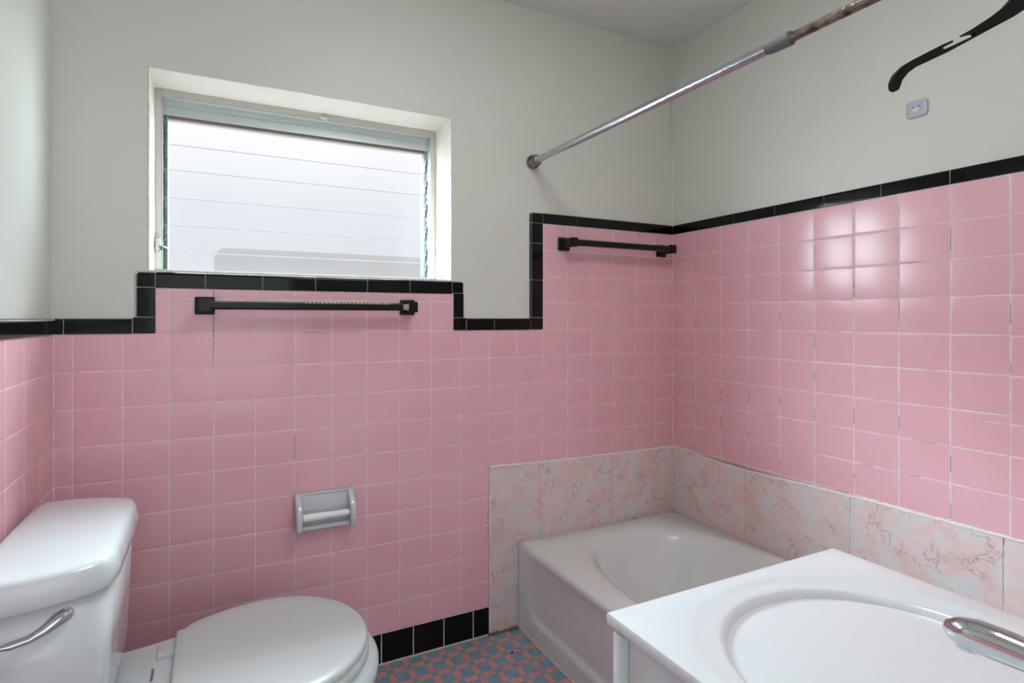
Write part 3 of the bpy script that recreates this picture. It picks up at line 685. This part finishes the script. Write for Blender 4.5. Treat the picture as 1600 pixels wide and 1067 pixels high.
# ------------------------------------------------------------------ clothes hanger on the rod
arm = [(0.2187, 1.5053), (0.2215, 1.5070), (0.2228, 1.5115), (0.2225, 1.5170), (0.2205, 1.5225), (0.2185, 1.5270), (0.2150, 1.5320), (0.2044, 1.5425), (0.1902, 1.551), (0.1495, 1.5719), (0.1334, 1.5790), (0.1320, 1.5762), (0.1470, 1.5683), (0.1480, 1.5665), (0.1447, 1.5657), (0.1192, 1.5775), (0.0993, 1.5869), (0.0990, 1.5890), (0.1005, 1.5900), (0.1160, 1.5868), (0.1168, 1.5885), (0.0993, 1.5984), (0.0718, 1.6164), (0.0558, 1.6287), (0.0454, 1.6401), (0.0300, 1.6600), (0.0120, 1.6720), (0.0, 1.6740)]
low = [(0.0, 1.6320), (0.0246, 1.6257), (0.0435, 1.6134), (0.0718, 1.5983), (0.1381, 1.5623), (0.1855, 1.5405), (0.1985, 1.531), (0.2073, 1.5200), (0.2111, 1.5091), (0.2122, 1.5065), (0.2145, 1.5047), (0.2168, 1.5044)]
ph = math.radians(156); Dv = Vector((math.cos(ph), math.sin(ph), 0)); Nv = Vector((-Dv.y, Dv.x, 0))
hg = empty('clothes_hanger', (rodx, -1.33, 1.66), 'black plastic clothes hanger with strap notches hanging from the shower rod', 'clothes hanger')
bm = bmesh.new()
for sg in (1, -1):
    poly = [(sg*a, b) for a, b in arm+low]
    prism(bm, poly, Vector((rodx, -1.33, 0))-Nv*0.0035, Dv, (0, 0, 1), Nv, 0.007)
bmesh.ops.remove_doubles(bm, verts=bm.verts[:], dist=1e-5)
obj('hanger_body', bm, M['hanger'], hg, smooth=False)
bm = bmesh.new(); pts = [Vector((rodx, -1.33, 1.672)), Vector((rodx, -1.33, 1.70))]+[Vector((rodx, -1.33, 1.7620+0.0035))+Vector((math.cos(a)*.016*1.0, 0, 0))+Vector((0, 0, math.sin(a)*.0150)) for a in [math.radians(d) for d in range(-70, 200, 15)]]
pts = [Vector((rodx, -1.33, 1.672)), Vector((rodx, -1.33, 1.700)), Vector((rodx+.006, -1.33, 1.725))]+pts[2:]
tube(bm, pts, 0.0018, 8, up=Vector((0, 1, 0))); obj('hanger_hook', bm, M['chrome'], hg, angle=None)

# ------------------------------------------------------------------ stick-on hook base
ky, kz = -0.860, 1.7705
kn = empty('adhesive_hook', (XR+PD, ky, kz), 'small white stick-on hook base on the right wall above the tiles', 'hook')
bm = bmesh.new()
def rsq(a, r, x):
    pts = []
    for q in range(4):
        for d in range(0, 91, 15):
            an = math.radians(q*90+d); cx_ = (a-r)*(1 if q in (0, 3) else -1); cz_ = (a-r)*(1 if q in (0, 1) else -1)
            pts.append(Vector((x, ky+cx_+r*math.cos(an), kz+cz_+r*math.sin(an))))
    return pts
F = XR+PD
loft(bm, [rsq(.0245, .010, F-.0002), rsq(.0245, .010, F-.004), rsq(.0225, .009, F-.0065), rsq(.015, .008, F-.0075)]); obj('hook_plate', bm, M['knob'], kn, angle=50)
bm = bmesh.new(); tube(bm, [(F-.007, ky, kz-.002), (F-.011, ky, kz-.002), (F-.012, ky, kz-.002)], [0.010, 0.0095, 0.006], 24); obj('hook_boss', bm, mat('hook_boss_cream', (216, 214, 205), 0.4), kn, angle=40)
bm = bmesh.new(); box(bm, F-.0125, F-.0105, ky-.0085, ky-.0025, kz+.003, kz+.005); box(bm, F-.0125, F-.0105, ky+.002, ky+.008, kz+.003, kz+.005); obj('hook_slots', bm, M['dark'], kn, smooth=False)

# ------------------------------------------------------------------ vanity cabinet, top and tap
VX0, VX1, VY1, VY0, VZ = 0.847, 1.360, -1.112, NY+PD+.003, 0.757
vc = empty('vanity_cabinet', (1.1, -1.38, 0), 'small white vanity cabinet under the sink beside the bathtub', 'cabinet')
bm = bmesh.new(); ct = VZ-.0168
for q_ in ((0.862, 0.877, VY0, -1.1395), (1.330, 1.345, VY0, -1.1395), (0.877, 1.330, VY0, VY0+.012), (0.877, 1.330, -1.152, -1.1395)): box(bm, q_[0], q_[1], q_[2], q_[3], 0.08, ct)
box(bm, 0.862, 1.345, VY0, -1.1395, 0.075, 0.09); box(bm, 0.875, 1.335, VY0, -1.20, 0.0, 0.08); obj('cabinet_body', bm, M['cabinet'], vc)
for a, b in ((0.850, 1.102), (1.106, 1.357)):
    bm = bmesh.new(); box(bm, a, b, -1.138, -1.120, 0.10, 0.7345, 0.0035, 3); d = obj('door', bm, M['cabinet'], vc)
    hx = b-.03 if a < 1 else a+.03
    bm = bmesh.new(); tube(bm, [(hx, -1.1205, 0.62), (hx, -1.108, 0.62), (hx, -1.102, 0.62), (hx, -1.098, 0.62)], [0.005, 0.006, 0.013, 0.009], 16, up=Vector((0, 0, 1))); obj('door_knob', bm, M['chrome'], d)
bm = bmesh.new()
N = 128; cxs, cys = (VX0+VX1)/2, (VY0+VY1)/2
def vr(ins, z):
    ax, ay = (VX1-VX0)/2-ins, (VY1-VY0)/2-ins; r = []
    for k in range(N):
        a = 2*math.pi*k/N; c, s = math.cos(a), math.sin(a); f = min(ax/abs(c) if abs(c) > 1e-9 else 1e9, ay/abs(s) if abs(s) > 1e-9 else 1e9); r.append(Vector((cxs+c*f, cys+s*f, z)))
    for sx_ in (-1, 1):
        for sy_ in (-1, 1):
            c = Vector((cxs+sx_*ax, cys+sy_*ay, z)); i = min(range(N), key=lambda q: (r[q]-c).length); r[i] = c
    return r
ex, ey = 1.090, -1.334
def el(a, b, z, n=2.05, dy=0): return sup(ex, ey+dy, a, b, n, N, z)
loft(bm, [vr(0.03, VZ-.016), vr(0.001, VZ-.016), vr(0.0, VZ-.0145), vr(0.0, VZ-.003), vr(0.0012, VZ-.0006), vr(0.004, VZ),
          el(.232, .204, VZ, 2.2), el(.226, .198, VZ-.0006, 2.2), el(.220, .192, VZ-.0034, 2.15), el(.211, .184, VZ-.0046), el(.203, .175, VZ-.0050), el(.1985, .1705, VZ-.0068), el(.194, .166, VZ-.014), el(.180, .148, VZ-.045), el(.154, .124, VZ-.085), el(.11, .085, VZ-.115), el(.05, .04, VZ-.128), el(.012, .012, VZ-.13)])
vt = obj('washbasin', bm, M['vanitytop'], None, angle=50); vt['label'] = 'glossy white vanity top with a moulded oval sink basin'; vt['category'] = 'sink'
fc = empty('faucet', (1.10, -1.54, VZ), 'chrome basin faucet with curved spout over the white sink', 'faucet')
bm = bmesh.new()
sp = [(1.10, -1.545, 0.765), (1.10, -1.540, 0.792), (1.10, -1.520, 0.812), (1.10, -1.485, 0.8235), (1.10, -1.450, 0.8235), (1.10, -1.420, 0.8235), (1.10, -1.400, 0.8225), (1.10, -1.386, 0.8205), (1.10, -1.377, 0.8180), (1.10, -1.3725, 0.8160)]
tube(bm, sp, [0.019, 0.0178, 0.0165, 0.0160, 0.0162, 0.0175, 0.0178, 0.0150, 0.0105, 0.004], 28, flat=1.0)
obj('spout', bm, M['chrome'], fc, angle=None)
bm = bmesh.new(); tube(bm, [(1.10, -1.392, 0.812), (1.10, -1.392, 0.8045)], 0.0095, 20, up=Vector((1, 0, 0))); obj('aerator', bm, M['chrome'], fc)
bm = bmesh.new(); loft(bm, [sup(1.10, -1.55, .080, .026, 2.6, 48, VZ-.0005), sup(1.10, -1.55, .080, .026, 2.6, 48, VZ+.008), sup(1.10, -1.55, .074, .021, 2.6, 48, VZ+.015)]); obj('base_plate', bm, M['chrome'], fc, angle=40)
for s in (-1, 1):
    bm = bmesh.new(); x = 1.10+s*0.055; tube(bm, [(x, -1.55, VZ+.012), (x, -1.55, VZ+.035), (x, -1.55, VZ+.045)], [0.013, 0.011, 0.014], 16, up=Vector((1, 0, 0))); tube(bm, [(x, -1.55, VZ+.048), (x+s*.045, -1.55, VZ+.056)], [0.009, 0.006], 12, flat=.6); obj('tap_handle', bm, M['chrome'], fc, angle=50)

# ------------------------------------------------------------------ crumb of dirt on the floor
bm = bmesh.new(); bmesh.ops.create_icosphere(bm, subdivisions=2, radius=0.006)
for v in bm.verts: v.co = Vector((v.co.x*1.1*random.uniform(.7, 1.2)+1.305, v.co.y*.6*random.uniform(.8, 1.2)-0.125, 0.0025+v.co.z*0.35))
o = obj('dirt_crumb', bm, mat('black_debris', (18, 14, 14), 0.8)); o['label'] = 'tiny black crumb lying on the blue and pink mosaic floor'; o['category'] = 'debris'

# ------------------------------------------------------------------ flush ceiling lamp, added off frame to brighten tub and walls
vl = empty('added_ceiling_lamp', (1.05, -1.15, ZC), 'added flush square ceiling lamp, out of view, that brightens the room', 'lamp')
bm = bmesh.new(); box(bm, 0.80, 1.30, -1.40, -0.90, ZC-.02, ZC-.0005, 0.003, 2); obj('added_lamp_base', bm, M['seat'], vl)
lm = bpy.data.materials.new('added_lamp_glass'); lm.use_nodes = True; pb = lm.node_tree.nodes['Principled BSDF']
pb.inputs['Emission Color'].default_value = (0.92, 0.98, 1.0, 1); pb.inputs['Emission Strength'].default_value = ADDED_LAMP
bm = bmesh.new(); box(bm, 0.82, 1.28, -1.38, -0.92, ZC-.05, ZC-.02, 0.012, 4); obj('added_lamp_shade', bm, lm, vl)
